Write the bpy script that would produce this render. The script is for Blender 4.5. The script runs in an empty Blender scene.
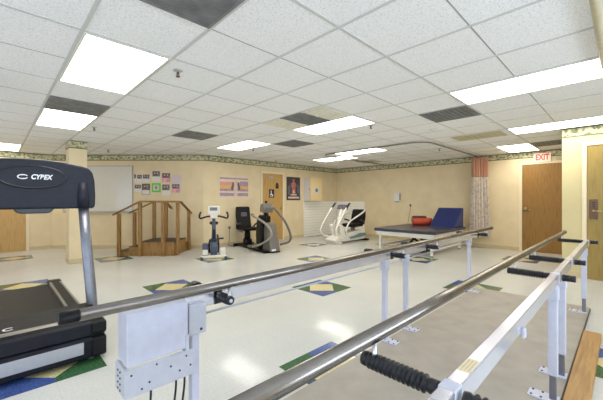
import bpy, bmesh, math, random
from mathutils import Vector, Matrix
random.seed(7)
PI = math.pi
scene = bpy.context.scene
COL = scene.collection
A = math.radians(45.67)                      # heading of the camera, from the x axis
SA, CA = math.sin(A), math.cos(A)
CAM_Z = 1.26
CEIL = 2.44

# ------------------------------------------------------------------ colour and materials
def lin(c):
    return tuple(((x/255)/12.92 if x/255 <= .04045 else ((x/255+.055)/1.055)**2.4) for x in c) + (1.0,)

def base_mat(name):
    m = bpy.data.materials.new(name)
    m.use_nodes = True
    nt = m.node_tree
    return m, nt, nt.nodes['Principled BSDF']

def noise_node(nt, scale, stretch=(1, 1, 1), detail=4, coords='Object'):
    tc = nt.nodes.new('ShaderNodeTexCoord')
    mp = nt.nodes.new('ShaderNodeMapping')
    mp.inputs['Scale'].default_value = stretch
    n = nt.nodes.new('ShaderNodeTexNoise')
    n.inputs['Scale'].default_value = scale
    n.inputs['Detail'].default_value = detail
    nt.links.new(tc.outputs[coords], mp.inputs['Vector'])
    nt.links.new(mp.outputs['Vector'], n.inputs['Vector'])
    return n

def ramp(nt, src, stops):
    r = nt.nodes.new('ShaderNodeValToRGB')
    el = r.color_ramp.elements
    while len(el) < len(stops):
        el.new(0.5)
    for e, (p, c) in zip(el, stops):
        e.position = p
        e.color = lin(c)
    nt.links.new(src, r.inputs['Fac'])
    return r

def add_bump(nt, b, src, strength, dist=.01):
    bp = nt.nodes.new('ShaderNodeBump')
    bp.inputs['Strength'].default_value = strength
    bp.inputs['Distance'].default_value = dist
    nt.links.new(src, bp.inputs['Height'])
    nt.links.new(bp.outputs['Normal'], b.inputs['Normal'])

def plain(name, c, rough=.5, metal=0, var=6, scale=25, bump=0, spec=None, stretch=(1, 1, 1)):
    """a colour with a slight procedural mottling of its own"""
    m, nt, b = base_mat(name)
    n = noise_node(nt, scale, stretch)
    lo = tuple(max(0, x-var) for x in c)
    hi = tuple(min(255, x+var) for x in c)
    r = ramp(nt, n.outputs['Fac'], [(.3, lo), (.7, hi)])
    nt.links.new(r.outputs['Color'], b.inputs['Base Color'])
    b.inputs['Roughness'].default_value = rough
    b.inputs['Metallic'].default_value = metal
    if spec is not None:
        b.inputs['Specular IOR Level'].default_value = spec
    if bump:
        add_bump(nt, b, n.outputs['Fac'], bump)
    return m

def emit(name, c, strength):
    m, nt, b = base_mat(name)
    b.inputs['Base Color'].default_value = lin(c)
    b.inputs['Emission Color'].default_value = lin(c)
    b.inputs['Emission Strength'].default_value = strength
    return m

def wood(name, dark, light, stretch=(14, 14, 1.2), rough=.4):
    m, nt, b = base_mat(name)
    n = noise_node(nt, 3.0, stretch, 6)
    r = ramp(nt, n.outputs['Fac'], [(.3, dark), (.55, light), (.75, tuple((a+c)//2 for a, c in zip(dark, light)))])
    nt.links.new(r.outputs['Color'], b.inputs['Base Color'])
    b.inputs['Roughness'].default_value = rough
    add_bump(nt, b, n.outputs['Fac'], .12, .003)
    return m

def math_node(nt, op, a, bval=None, c=None):
    n = nt.nodes.new('ShaderNodeMath')
    n.operation = op
    for i, x in enumerate((a, bval, c)):
        if x is None:
            continue
        if isinstance(x, (int, float)):
            n.inputs[i].default_value = x
        else:
            nt.links.new(x, n.inputs[i])
    return n.outputs[0]

def mat_floor():
    m, nt, b = base_mat('vinyl_tile')
    n = noise_node(nt, 55, (1, 1, 1), 5)
    n2 = noise_node(nt, 1.1, (1, 1, 1), 3)
    r = ramp(nt, n.outputs['Fac'], [(.33, (208, 208, 202)), (.5, (214, 214, 208)), (.7, (218, 218, 213))])
    r2 = ramp(nt, n2.outputs['Fac'], [(.3, (242, 242, 240)), (.7, (255, 255, 255))])
    mx = nt.nodes.new('ShaderNodeMix')
    mx.data_type = 'RGBA'
    mx.blend_type = 'MULTIPLY'
    mx.inputs['Factor'].default_value = .8
    nt.links.new(r.outputs['Color'], mx.inputs['A'])
    nt.links.new(r2.outputs['Color'], mx.inputs['B'])
    # tile joints every 0.307 m
    tc = nt.nodes.new('ShaderNodeTexCoord')
    sp = nt.nodes.new('ShaderNodeSeparateXYZ')
    nt.links.new(tc.outputs['Object'], sp.inputs[0])
    def joint(sock, off):
        f = math_node(nt, 'FRACT', math_node(nt, 'DIVIDE', math_node(nt, 'ADD', sock, off), .307))
        return math_node(nt, 'LESS_THAN', math_node(nt, 'ABSOLUTE', math_node(nt, 'SUBTRACT', f, .5)), .007)
    j = math_node(nt, 'MAXIMUM', joint(sp.outputs['X'], 20*.307-3.38+.1535), joint(sp.outputs['Y'], 20*.307-3.05+.1535))
    mx2 = nt.nodes.new('ShaderNodeMix')
    mx2.data_type = 'RGBA'
    mx2.inputs['B'].default_value = lin((194, 194, 186))
    nt.links.new(math_node(nt, 'MULTIPLY', j, .45), mx2.inputs['Factor'])
    nt.links.new(mx.outputs['Result'], mx2.inputs['A'])
    nt.links.new(mx2.outputs['Result'], b.inputs['Base Color'])
    b.inputs['Roughness'].default_value = .1
    b.inputs['Specular IOR Level'].default_value = .11
    w = noise_node(nt, 5, (1, 1, 1), 2)
    add_bump(nt, b, w.outputs['Fac'], .05, .02)
    return m

def inlay(name, c):
    m, nt, b = base_mat(name)
    n = noise_node(nt, 60, (1, 1, 1), 5)
    lo = tuple(max(0, x-14) for x in c)
    hi = tuple(min(255, x+14) for x in c)
    r = ramp(nt, n.outputs['Fac'], [(.35, lo), (.68, hi)])
    nt.links.new(r.outputs['Color'], b.inputs['Base Color'])
    b.inputs['Roughness'].default_value = .16
    return m

def mat_ceiling():
    m, nt, b = base_mat('acoustic_tile')
    n = noise_node(nt, 80, (1, 1, 1), 5)
    r = ramp(nt, n.outputs['Fac'], [(.34, (222, 222, 221)), (.48, (246, 246, 245)), (.7, (251, 251, 250))])
    nt.links.new(r.outputs['Color'], b.inputs['Base Color'])
    b.inputs['Roughness'].default_value = .9
    add_bump(nt, b, n.outputs['Fac'], .25, .004)
    return m

def mat_border():
    """ivy wallpaper border: green edge bands, leaf scrolls on cream"""
    m, nt, b = base_mat('ivy_border_paper')
    tc = nt.nodes.new('ShaderNodeTexCoord')
    v = nt.nodes.new('ShaderNodeTexVoronoi')
    v.inputs['Scale'].default_value = 17
    nz = noise_node(nt, 9, (1, 1, 1), 2)
    ad = nt.nodes.new('ShaderNodeVectorMath')
    ad.operation = 'MULTIPLY_ADD'
    ad.inputs[1].default_value = (.16, .16, .16)
    nt.links.new(nz.outputs['Color'], ad.inputs[0])
    nt.links.new(tc.outputs['Object'], ad.inputs[2])
    nt.links.new(ad.outputs[0], v.inputs['Vector'])
    r = ramp(nt, v.outputs['Distance'], [(.0, (82, 94, 62)), (.34, (128, 134, 98)), (.5, (192, 186, 150)), (.8, (214, 206, 172))])
    sp = nt.nodes.new('ShaderNodeSeparateXYZ')
    nt.links.new(tc.outputs['Object'], sp.inputs[0])
    z = sp.outputs['Z']
    edge = math_node(nt, 'GREATER_THAN', math_node(nt, 'ABSOLUTE', math_node(nt, 'SUBTRACT', z, CEIL-.078)), .058)
    mx = nt.nodes.new('ShaderNodeMix')
    mx.data_type = 'RGBA'
    mx.inputs['B'].default_value = lin((104, 110, 78))
    nt.links.new(edge, mx.inputs['Factor'])
    nt.links.new(r.outputs['Color'], mx.inputs['A'])
    nt.links.new(mx.outputs['Result'], b.inputs['Base Color'])
    b.inputs['Roughness'].default_value = .6
    return m

def mat_floral():
    m, nt, b = base_mat('floral_curtain')
    tc = nt.nodes.new('ShaderNodeTexCoord')
    v = nt.nodes.new('ShaderNodeTexVoronoi')
    v.inputs['Scale'].default_value = 12
    nt.links.new(tc.outputs['Object'], v.inputs['Vector'])
    n = noise_node(nt, 12)
    bw = ramp(nt, v.outputs['Distance'], [(.05, (225, 225, 225)), (.55, (0, 0, 0))])
    cr = ramp(nt, n.outputs['Fac'], [(.35, (120, 134, 150)), (.5, (196, 140, 132)), (.65, (140, 146, 118))])
    mx = nt.nodes.new('ShaderNodeMix')
    mx.data_type = 'RGBA'
    mx.inputs['A'].default_value = lin((226, 216, 202))
    nt.links.new(bw.outputs['Color'], mx.inputs['Factor'])
    nt.links.new(cr.outputs['Color'], mx.inputs['B'])
    nt.links.new(mx.outputs['Result'], b.inputs['Base Color'])
    b.inputs['Roughness'].default_value = .85
    return m

def mat_glass():
    m, nt, b = base_mat('window_glass')
    t = nt.nodes.new('ShaderNodeBsdfTransparent')
    g = nt.nodes.new('ShaderNodeBsdfGlossy')
    g.inputs['Roughness'].default_value = .02
    mx = nt.nodes.new('ShaderNodeMixShader')
    mx.inputs[0].default_value = .06
    nt.links.new(t.outputs[0], mx.inputs[1])
    nt.links.new(g.outputs[0], mx.inputs[2])
    nt.links.new(mx.outputs[0], nt.nodes['Material Output'].inputs['Surface'])
    return m

M = {}
M['floor'] = mat_floor()
M['blue'] = inlay('blue_vinyl', (70, 92, 152))
M['green'] = inlay('green_vinyl', (62, 102, 66))
M['yellow'] = inlay('yellow_vinyl', (220, 208, 158))
M['ceiling'] = mat_ceiling()
M['tee'] = plain('grid_tee', (206, 206, 202), .5, 0, 3)
M['score'] = plain('tile_score', (160, 160, 158), .8, 0, 4)
M['wall'] = plain('cream_wallpaper', (228, 210, 172), .7, 0, 5, 3, .05)
M['wall_dimmed'] = plain('cream_wallpaper_dimmed', (208, 196, 150), .7, 0, 4, 3, .05)  # same wallpaper, colour darkened to offset the strong light on the near wall
M['border'] = mat_border()
M['base'] = plain('baseboard_vinyl', (206, 188, 148), .5, 0, 5)
M['casing'] = plain('casing_paint', (236, 222, 190), .5, 0, 3)
M['diffuser'] = emit('light_diffuser', (255, 250, 240), 7.0)
M['light_frame'] = plain('light_frame_paint', (226, 224, 212), .5, 0, 3)
M['vent_dark'] = plain('vent_grille', (120, 121, 120), .6, 0, 16, 9)
M['vent_back'] = plain('vent_dark_back', (112, 113, 111), .7, 0, 12)
M['vent_yellow'] = plain('yellowed_grille', (230, 226, 208), .5, 0, 12, 30)
M['vent_tan'] = plain('tan_grille', (198, 189, 158), .5, 0, 8)
M['chrome'] = plain('polished_steel', (136, 130, 124), .27, 1, 8, 12)
M['chrome_soft'] = plain('brushed_aluminium', (200, 202, 206), .32, 1, 6, 20)
M['beam_alu'] = plain('polished_aluminium', (214, 214, 224), .24, .72, 4, 8)
M['white_paint'] = plain('white_enamel', (196, 198, 214), .35, 0, 4)
M['grey_white'] = plain('pale_grey_enamel', (190, 192, 202), .38, 0, 4)
M['upright'] = plain('upright_steel', (136, 139, 150), .38, .8, 4)
M['black_rubber'] = plain('black_rubber', (16, 18, 26), .36, 0, 3, 25, 0, .5)
M['black_plastic'] = plain('black_plastic', (14, 14, 17), .45, 0, 3, 25, 0, .25)
M['navy_plastic'] = plain('charcoal_navy_plastic', (29, 32, 44), .5, 0, 3, 25, 0, .3)
M['navy_ring'] = plain('dark_navy_plastic', (18, 19, 27), .35, 0, 3)
M['belt'] = plain('running_belt', (25, 25, 26), .5, 0, 6, 18, .1, .15)
M['platform'] = plain('tan_grey_platform', (163, 155, 143), .55, 0, 7, 6)
M['platform_edge'] = plain('platform_edge', (84, 78, 70), .6, 0, 8)
M['board'] = wood('pine_board', (148, 108, 58), (184, 142, 84), (.8, 14, 14))
M['oak_door'] = wood('oak_door', (132, 94, 38), (154, 114, 50))
M['oak_pale'] = wood('pale_oak_door', (178, 140, 78), (198, 160, 96))
M['oak_olive'] = wood('light_oak_door', (142, 120, 60), (162, 138, 74))
M['stair_wood'] = wood('stair_oak', (122, 88, 44), (158, 120, 66), (5, 5, 1.5))
M['tread'] = plain('dark_tread', (72, 58, 46), .6, 0, 8)
M['vinyl_navy'] = plain('navy_vinyl', (48, 52, 68), .32, 0, 5)
M['vinyl_blue'] = plain('royal_blue_vinyl', (28, 42, 98), .42, 0, 6)
M['vinyl_red'] = plain('orange_red_vinyl', (190, 70, 40), .45, 0, 10)
M['vinyl_maroon'] = plain('dark_maroon_vinyl', (74, 36, 34), .45, 0, 6)
M['whiteboard'] = plain('whiteboard_surface', (218, 215, 205), .1, 0, 3)
M['alu'] = plain('aluminium_trim', (178, 176, 170), .4, .8, 5)
M['white_card'] = plain('white_card', (226, 222, 218), .6, 0, 3)
M['dark_photo'] = plain('photo_dark', (104, 90, 88), .4, 0, 44, 22)
M['pink'] = plain('photo_pink', (222, 160, 164), .5, 0, 22, 12)
M['lilac_card'] = plain('photo_lilac', (216, 200, 204), .5, 0, 6)
M['lime'] = plain('lime_frame', (96, 206, 64), .5, 0, 5)
M['mesh_pink'] = plain('salmon_mesh', (210, 164, 136), .85, 0, 7, 60)
M['floral'] = mat_floral()
M['cabinet'] = plain('cream_laminate', (242, 216, 162), .45, 0, 3)
M['cabinet_side'] = plain('white_laminate', (224, 216, 208), .45, 0, 4)
M['slat'] = plain('slatwall_white', (250, 247, 238), .45, 0, 3)
M['slat_gap'] = plain('slat_groove', (228, 222, 208), .6, 0, 3)
M['grey_shroud'] = plain('taupe_grey_plastic', (114, 109, 101), .42, 0, 5)
M['pale_tube'] = plain('pale_grey_tube', (156, 151, 141), .35, .2, 4)
M['bike_blue'] = plain('slate_blue_plastic', (74, 84, 110), .4, 0, 6)
M['cream_plastic'] = plain('off_white_plastic', (232, 228, 218), .4, 0, 3)
M['screen'] = plain('grey_screen', (112, 114, 112), .3, 0, 14, 30)
M['teal'] = plain('teal_decal', (112, 150, 156), .4, 0, 8)
M['bronze'] = plain('bronze_plate', (108, 84, 66), .35, .6, 8)
M['brass'] = plain('satin_brass', (172, 156, 120), .3, .9, 6)
M['red'] = plain('exit_red', (214, 60, 60), .5, 0, 3)
M['sign_white'] = emit('exit_sign_face', (238, 220, 200), .1)
M['letter_white'] = plain('white_lettering', (228, 230, 234), .5, 0, 2)
M['silver'] = plain('silver_inset', (176, 178, 186), .4, .25, 4)
M['gold_edge'] = plain('taupe_trim', (128, 124, 116), .35, .3, 5)
M['navy_edge'] = plain('front_shell', (22, 24, 34), .5, 0, 3, 25, 0, .25)
M['tan_rim'] = plain('console_tray', (196, 190, 174), .5, 0, 4)
M['ink'] = plain('black_ink', (34, 32, 34), .5, 0, 3)
M['sticker'] = plain('cream_sticker', (226, 214, 176), .5, 0, 4)
M['sticker_ink'] = plain('sticker_print', (206, 184, 144), .5, 0, 8, 60)
M['p_purple'] = plain('poster_purple', (164, 142, 164), .5, 0, 22, 9, 0, None, (1, 1, 8))
M['p_pink'] = plain('poster_rose', (214, 158, 150), .5, 0, 14, 9, 0, None, (1, 1, 8))
M['p_cream'] = plain('poster_cream', (230, 206, 178), .5, 0, 12, 9, 0, None, (1, 1, 8))
M['p_orange'] = plain('poster_amber', (228, 180, 104), .5, 0, 14, 9, 0, None, (1, 1, 8))
M['p_grey'] = plain('poster_grey', (96, 92, 104), .5, 0, 14)
M['p_flesh'] = plain('poster_flesh', (178, 104, 92), .5, 0, 26, 26)
M['p_bone'] = plain('poster_bone', (216, 196, 182), .5, 0, 14)
M['p_black'] = plain('poster_black', (58, 55, 64), .45, 0, 10, 14)
M['glass'] = mat_glass()
M['device'] = plain('dispenser_white', (226, 224, 220), .4, 0, 3)
M['device_grey'] = plain('dispenser_grey', (158, 156, 160), .4, 0, 4)
M['cord'] = plain('grey_cord', (120, 108, 86), .6, 0, 4)

# ------------------------------------------------------------------ mesh building
WM = {}          # world matrix of every root / part, by object name

class MB:
    def __init__(self, frame=None):
        self.v, self.f, self.sm, self.mi = [], [], [], []
        self.mats = []
        self.cur = 0
        self.M = frame or Matrix.Identity(4)
    def use(self, key):
        if key not in self.mats:
            self.mats.append(key)
        self.cur = self.mats.index(key)
        return self
    def add(self, verts, faces, smooth=False):
        n = len(self.v)
        self.v += [self.M @ Vector(p) for p in verts]
        for f in faces:
            self.f.append([i+n for i in f])
            self.sm.append(smooth)
            self.mi.append(self.cur)
        return self
    def box(self, x0, x1, y0, y1, z0, z1, bev=0, seg=2):
        if x1 < x0: x0, x1 = x1, x0
        if y1 < y0: y0, y1 = y1, y0
        if z1 < z0: z0, z1 = z1, z0
        v = [(x, y, z) for z in (z0, z1) for y in (y0, y1) for x in (x0, x1)]
        f = [(0, 2, 3, 1), (4, 5, 7, 6), (0, 1, 5, 4), (2, 6, 7, 3), (0, 4, 6, 2), (1, 3, 7, 5)]
        return self.solid(v, f, bev, seg)
    def solid(self, v, f, bev=0, seg=2):
        if not bev:
            return self.add(v, f)
        bm = bmesh.new()
        vs = [bm.verts.new(p) for p in v]
        for q in f:
            bm.faces.new([vs[i] for i in q])
        bmesh.ops.recalc_face_normals(bm, faces=bm.faces)
        bmesh.ops.bevel(bm, geom=list(bm.edges), offset=bev, segments=seg, affect='EDGES', profile=.5)
        bm.verts.index_update()
        self.add([x.co.copy() for x in bm.verts], [[q.index for q in g.verts] for g in bm.faces], False)
        bm.free()
        return self
    def prism(self, pts, d0, d1, axis='y', bev=0, seg=2):
        """polygon pts (a,b) extruded along axis: 'y' -> (a,d,b), 'x' -> (d,a,b), 'z' -> (a,b,d)"""
        def mk(a, b, d):
            return {'y': (a, d, b), 'x': (d, a, b), 'z': (a, b, d)}[axis]
        n = len(pts)
        v = [mk(a, b, d0) for a, b in pts] + [mk(a, b, d1) for a, b in pts]
        f = [tuple(range(n))[::-1], tuple(range(n, 2*n))] + [(i, (i+1) % n, n+(i+1) % n, n+i) for i in range(n)]
        return self.solid(v, f, bev, seg)
    def tube(self, path, r, seg=12, caps=True, squash=None, ref=None):
        """swept round (or oval) section; r may be a list; squash=(a,b) scales the two axes"""
        P = [Vector(p) for p in path]
        n = len(P)
        R = r if isinstance(r, (list, tuple)) else [r]*n
        a, b = squash or (1, 1)
        T = []
        for i in range(n):
            t = (P[min(i+1, n-1)]-P[max(i-1, 0)])
            T.append(t.normalized() if t.length > 1e-9 else Vector((0, 0, 1)))
        N = Vector(ref) if ref else (Vector((0, 0, 1)) if abs(T[0].z) < .9 else Vector((1, 0, 0)))
        V, F = [], []
        for i in range(n):
            N = (N-T[i]*N.dot(T[i]))
            N = N.normalized() if N.length > 1e-6 else T[i].orthogonal().normalized()
            B = T[i].cross(N)
            for k in range(seg):
                q = 2*PI*k/seg
                V.append(P[i]+N*(math.cos(q)*R[i]*a)+B*(math.sin(q)*R[i]*b))
        for i in range(n-1):
            for k in range(seg):
                F.append((i*seg+k, i*seg+(k+1) % seg, (i+1)*seg+(k+1) % seg, (i+1)*seg+k))
        self.add(V, F, True)
        if caps:
            self.add(V[:seg], [tuple(range(seg))[::-1]])
            self.add(V[-seg:], [tuple(range(seg))])
        return self
    def lathe(self, p0, p1, prof, seg=16):
        """prof: (t along p0->p1 in metres, radius)"""
        p0, p1 = Vector(p0), Vector(p1)
        d = (p1-p0).normalized()
        return self.tube([p0+d*t for t, _ in prof], [max(r, 1e-4) for _, r in prof], seg, True)
    def ball(self, c, rx, ry, rz, seg=16, ring=10):
        V, F = [], []
        for i in range(ring+1):
            th = PI*i/ring
            for k in range(seg):
                q = 2*PI*k/seg
                V.append((c[0]+rx*math.sin(th)*math.cos(q), c[1]+ry*math.sin(th)*math.sin(q), c[2]+rz*math.cos(th)))
        for i in range(ring):
            for k in range(seg):
                F.append((i*seg+k, (i+1)*seg+k, (i+1)*seg+(k+1) % seg, i*seg+(k+1) % seg))
        return self.add(V, F, True)
    def build(self, name, mat=None, parent=None, loc=None):
        me = bpy.data.meshes.new(name)
        W = WM[parent.name] if parent else (Matrix.Translation(loc) if loc else Matrix.Identity(4))
        Wi = W.inverted()
        me.from_pydata([Wi @ p for p in self.v], [], self.f)
        mats = self.mats or [mat]
        for k in mats:
            me.materials.append(M[k])
        for p, s, i in zip(me.polygons, self.sm, self.mi):
            p.use_smooth = s
            p.material_index = i
        me.validate()
        bm = bmesh.new()
        bm.from_mesh(me)
        bmesh.ops.remove_doubles(bm, verts=bm.verts, dist=1e-5)
        bmesh.ops.recalc_face_normals(bm, faces=bm.faces)
        bm.to_mesh(me)
        bm.free()
        o = bpy.data.objects.new(name, me)
        COL.objects.link(o)
        if parent:
            o.parent = parent
        elif loc:
            o.location = loc
        WM[o.name] = W
        return o

def tag(o, label=None, cat=None, group=None, kind=None):
    if label: o['label'] = label
    if cat: o['category'] = cat
    if group: o['group'] = group
    if kind: o['kind'] = kind
    return o

def thing(name, label, cat, loc=(0, 0, 0), rotz=0, group=None):
    o = bpy.data.objects.new(name, None)
    o.empty_display_size = .1
    COL.objects.link(o)
    o.location = loc
    o.rotation_euler = (0, 0, rotz)
    WM[o.name] = Matrix.Translation(loc) @ Matrix.Rotation(rotz, 4, 'Z')
    return tag(o, label, cat, group)

def struct(o):
    o['kind'] = 'structure'
    return o

def frame(origin, right):
    """wall frame: local x along the wall to the viewer's right, y up, z out of the wall"""
    r = Vector(right).normalized()
    u = Vector((0, 0, 1))
    n = r.cross(u)
    m = Matrix((r, u, n)).transposed().to_4x4()
    m.translation = Vector(origin)
    return m

def smooth_path(pts, n=8):
    P = [Vector(p) for p in pts]
    P = [P[0]*2-P[1]] + P + [P[-1]*2-P[-2]]
    out = []
    for i in range(1, len(P)-2):
        a, b, c, d = P[i-1:i+3]
        for k in range(n):
            t = k/n
            out.append(.5*((2*b)+(c-a)*t+(2*a-5*b+4*c-d)*t*t+(3*b-a-3*c+d)*t**3))
    out.append(P[-2])
    return out

def text_into(mb, s, size, fr, bold=.0, shear=0, depth=.002, width=None):
    """letters laid in the xy plane of frame fr, centred on its origin"""
    cu = bpy.data.curves.new('lettering', 'FONT')
    cu.body = s
    cu.size = size
    cu.align_x = 'CENTER'
    cu.align_y = 'CENTER'
    cu.extrude = depth/2
    cu.offset = bold
    cu.shear = shear
    ob = bpy.data.objects.new('lettering', cu)
    COL.objects.link(ob)
    dg = bpy.context.evaluated_depsgraph_get()
    me = bpy.data.meshes.new_from_object(ob.evaluated_get(dg))
    vs = [v.co.copy() for v in me.vertices]
    fs = [list(p.vertices) for p in me.polygons]
    bpy.data.objects.remove(ob)
    bpy.data.curves.remove(cu)
    bpy.data.meshes.remove(me)
    sx = 1
    if width:
        w = max(v.x for v in vs)-min(v.x for v in vs)
        sx = width/w
    old = mb.M
    mb.M = old @ fr
    mb.add([(v.x*sx, v.y, v.z+depth/2) for v in vs], fs)
    mb.M = old

# ------------------------------------------------------------------ room shell
XL, YB = -2.2, -2.6
X_R, Y_L, X_N, Y_N, Y_F = 9.35, 7.64, 6.76, .72, 10.4
C1 = (3.90, Y_L)
D_ANG = C1[0]*CA + C1[1]*SA                     # the angled wall squarely faces the camera heading
C2 = (C1[0]-SA*((Y_F-Y_L)/CA), Y_F)
LAT, FWD = Vector((SA, -CA, 0)), Vector((CA, SA, 0))

def floor_obj():
    mb = MB()
    mb.use('floor').box(XL-.1, X_R+.1, YB-.1, Y_F+.1, -.05, 0)
    cell, h = 1.535, .307
    for i in range(-4, 6):
        for j in range(-4, 6):
            if (i+j) % 2:
                continue
            cx, cy = 3.38+cell*i, 3.05+cell*j
            if not (XL+.4 < cx < X_R-.4 and YB+.4 < cy < Y_F-.4):
                continue
            if cx > X_N-.4 and cy < Y_N+.4:
                continue
            z = .0008
            q = lambda *p: mb.add([(cx+a*h, cy+b*h, z) for a, b in p], [tuple(range(len(p)))])
            k = .76
            mb.use('yellow'); q((-k, 0), (0, -k), (k, 0), (0, k))
            mb.use('green'); q((-1, 0), (-k, 0), (0, k), (0, 1), (-1, 1)); q((1, 0), (k, 0), (0, -k), (0, -1), (1, -1))
            mb.use('blue'); q((0, 1), (0, k), (k, 0), (1, 0), (1, 1)); q((-1, 0), (-1, -1), (0, -1), (0, -k), (-k, 0))
    return struct(mb.build('floor'))
floor_obj()

struct(MB().box(XL-.1, X_R+.1, YB-.1, Y_F+.1, CEIL, CEIL+.08).build('ceiling', 'ceiling'))
GX, GY = .622, 1.26
def gx(i): return .44+GX*i
def gy(j): return .10+GY*j
def grid():
    mb = MB().use('tee')
    for i in range(-4, 15):
        mb.box(gx(i)-.012, gx(i)+.012, YB, Y_F, CEIL-.005, CEIL)
    for j in range(-2, 9):
        mb.box(XL, X_R, gy(j)-.012, gy(j)+.012, CEIL-.0045, CEIL)
    mb.use('score')
    for j in range(-2, 9):
        y = gy(j)+GY/2
        mb.box(XL, X_R, y-.005, y+.005, CEIL-.0015, CEIL)
    return struct(mb.build('trim_1'))
grid()

def wall(name, origin, right, length, mat='wall', border=True, base=True, idx=[10], holes=None, holes2=None):
    fr = frame(origin, right)
    mb = MB(fr)
    if holes:
        s0, s1, t0, t1 = holes
        e1 = length
        if holes2:
            a0, a1 = holes2
            e1 = a0
            mb.box(a1, length, 0, CEIL, -.1, 0)
            mb.box(a0, a1, 0, t0, -.1, 0); mb.box(a0, a1, t1, CEIL, -.1, 0)
        mb.box(0, s0, 0, CEIL, -.1, 0); mb.box(s1, e1, 0, CEIL, -.1, 0)
        mb.box(s0, s1, 0, t0, -.1, 0); mb.box(s0, s1, t1, CEIL, -.1, 0)
    else:
        mb.box(0, length, 0, CEIL, -.1, 0)
    struct(mb.build(name, mat))
    if border:
        struct(MB(fr).box(0, length, CEIL-.156, CEIL-.001, 0, .004).build('trim_%d' % idx[0], 'border')); idx[0] += 1
    if base:
        struct(MB(fr).box(0, length, 0, .09, 0, .008).build(name.replace('wall', 'baseboard'), 'base'))
    return fr
ANG_LEN = (Y_F-Y_L)/CA
F_far = wall('wall_far', (XL, Y_F, 0), (1, 0, 0), C2[0]-XL)
F_angled = wall('wall_angled', (C2[0], C2[1], 0), LAT, ANG_LEN)
F_left = wall('wall_left', (C1[0], Y_L, 0), (1, 0, 0), X_R-C1[0])
F_right = wall('wall_right', (X_R, Y_L, 0), (0, -1, 0), Y_L-Y_N)
F_return = wall('wall_return', (X_R, Y_N, 0), (-1, 0, 0), X_R-X_N-.1, 'wall_dimmed')
F_near = wall('wall_near', (X_N, Y_N, 0), (0, -1, 0), Y_N-YB, 'wall_dimmed')
wall('wall_behind', (X_N, YB, 0), (-1, 0, 0), X_N-XL, holes=(3.2, 8.2, .8, 2.15))
wall('wall_side', (XL, YB, 0), (0, 1, 0), Y_F-YB, holes=(.9, 6.3, .8, 2.15), holes2=(7.4, 10.6))
# frames whose local x is the world coordinate along that wall
FL = frame((0, Y_L, 0), (1, 0, 0))           # s = X
FF = frame((0, Y_F, 0), (1, 0, 0))           # s = X
FRT = frame((X_R, 0, 0), (0, -1, 0))         # s = -Y
FN = frame((X_N, 0, 0), (0, -1, 0))          # s = -Y
FA = frame(tuple(FWD*D_ANG), LAT)            # s = lateral

# the pillar that ends the left wall
mb = MB().use('wall').box(1.06, 1.355, 7.62, 8.0, 0, CEIL)
pil = struct(mb.build('wall_pillar'))
struct(MB().box(1.055, 1.36, 7.615, 8.005, CEIL-.156, CEIL-.001).build('trim_30', 'border'))
struct(MB().box(1.052, 1.363, 7.612, 8.008, 0, .09).build('baseboard_pillar', 'base'))

# unseen windows, added to give the cool foreground light
mb = MB()
for y in (-1.7, .1, 1.9, 3.7):
    mb.box(XL-.08, XL-.02, y-.03, y+.03, .8, 2.15)
mb.box(XL-.08, XL-.02, -1.7, 3.7, .8, .86); mb.box(XL-.08, XL-.02, -1.7, 3.7, 2.09, 2.15)
win = struct(mb.build('unseen_window_1', 'casing'))
mb = MB()  # extra unseen window, added to help brighten the far ceiling
for y in (4.8, 6.4, 8.0):
    mb.box(XL-.08, XL-.02, y-.03, y+.03, .8, 2.15)
mb.box(XL-.08, XL-.02, 4.8, 8.0, .8, .86); mb.box(XL-.08, XL-.02, 4.8, 8.0, 2.09, 2.15)
win3 = struct(mb.build('added_window_3', 'casing'))
MB().box(XL-.054, XL-.048, 4.83, 7.97, .86, 2.09).build('window_pane', 'glass', win3)
mb = MB()
for x in (-1.44, .227, 1.893, 3.56):
    mb.box(x-.03, x+.03, YB-.08, YB-.02, .8, 2.15)
mb.box(-1.44, 3.56, YB-.08, YB-.02, .8, .86); mb.box(-1.44, 3.56, YB-.08, YB-.02, 2.09, 2.15)
win2 = struct(mb.build('unseen_window_2', 'casing'))  # unseen, added behind the camera to let in fill light
MB().box(-1.41, 3.53, YB-.054, YB-.048, .86, 2.09).build('window_pane', 'glass', win2)
MB().box(XL-.054, XL-.048, -1.67, 3.67, .86, 2.09).build('window_pane', 'glass', win)

def door(name, fr, s0, s1, top, mat, slab_parts=None):
    """door slab and its casing on a wall; s0..s1 is the slab"""
    o = struct(MB(fr).box(s0, s1, .01, top, 0, .018).build(name, mat))
    w = .06
    c = MB(fr)
    c.box(s0-w, s0-.004, 0, top+w, 0, .03); c.box(s1+.004, s1+w, 0, top+w, 0, .03)
    c.box(s0-.004, s1+.004, top+.004, top+w, 0, .03)
    c.build('door_frame', 'casing', o)
    return o
d1 = door('door_1', FF, -.33, .57, 2.10, 'oak_pale')
d2 = door('door_2', FL, 5.80, 6.60, 2.07, 'oak_pale')
d3 = door('door_3', FRT, -1.755, -.86, 2.12, 'oak_door')
d4 = door('door_4', FN, -.41, .50, 2.12, 'oak_olive')
# lever on the door below the exit sign
MB(FRT).lathe((-1.69, 1.03, .018), (-1.69, 1.03, .08), [(0, .05), (.012, .05), (.015, .016), (.05, .016)]).tube(
    [(-1.69, 1.03, .066), (-1.60, 1.03, .068), (-1.57, 1.025, .066)], .010).build('door_lever', 'brass', d3)
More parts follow.
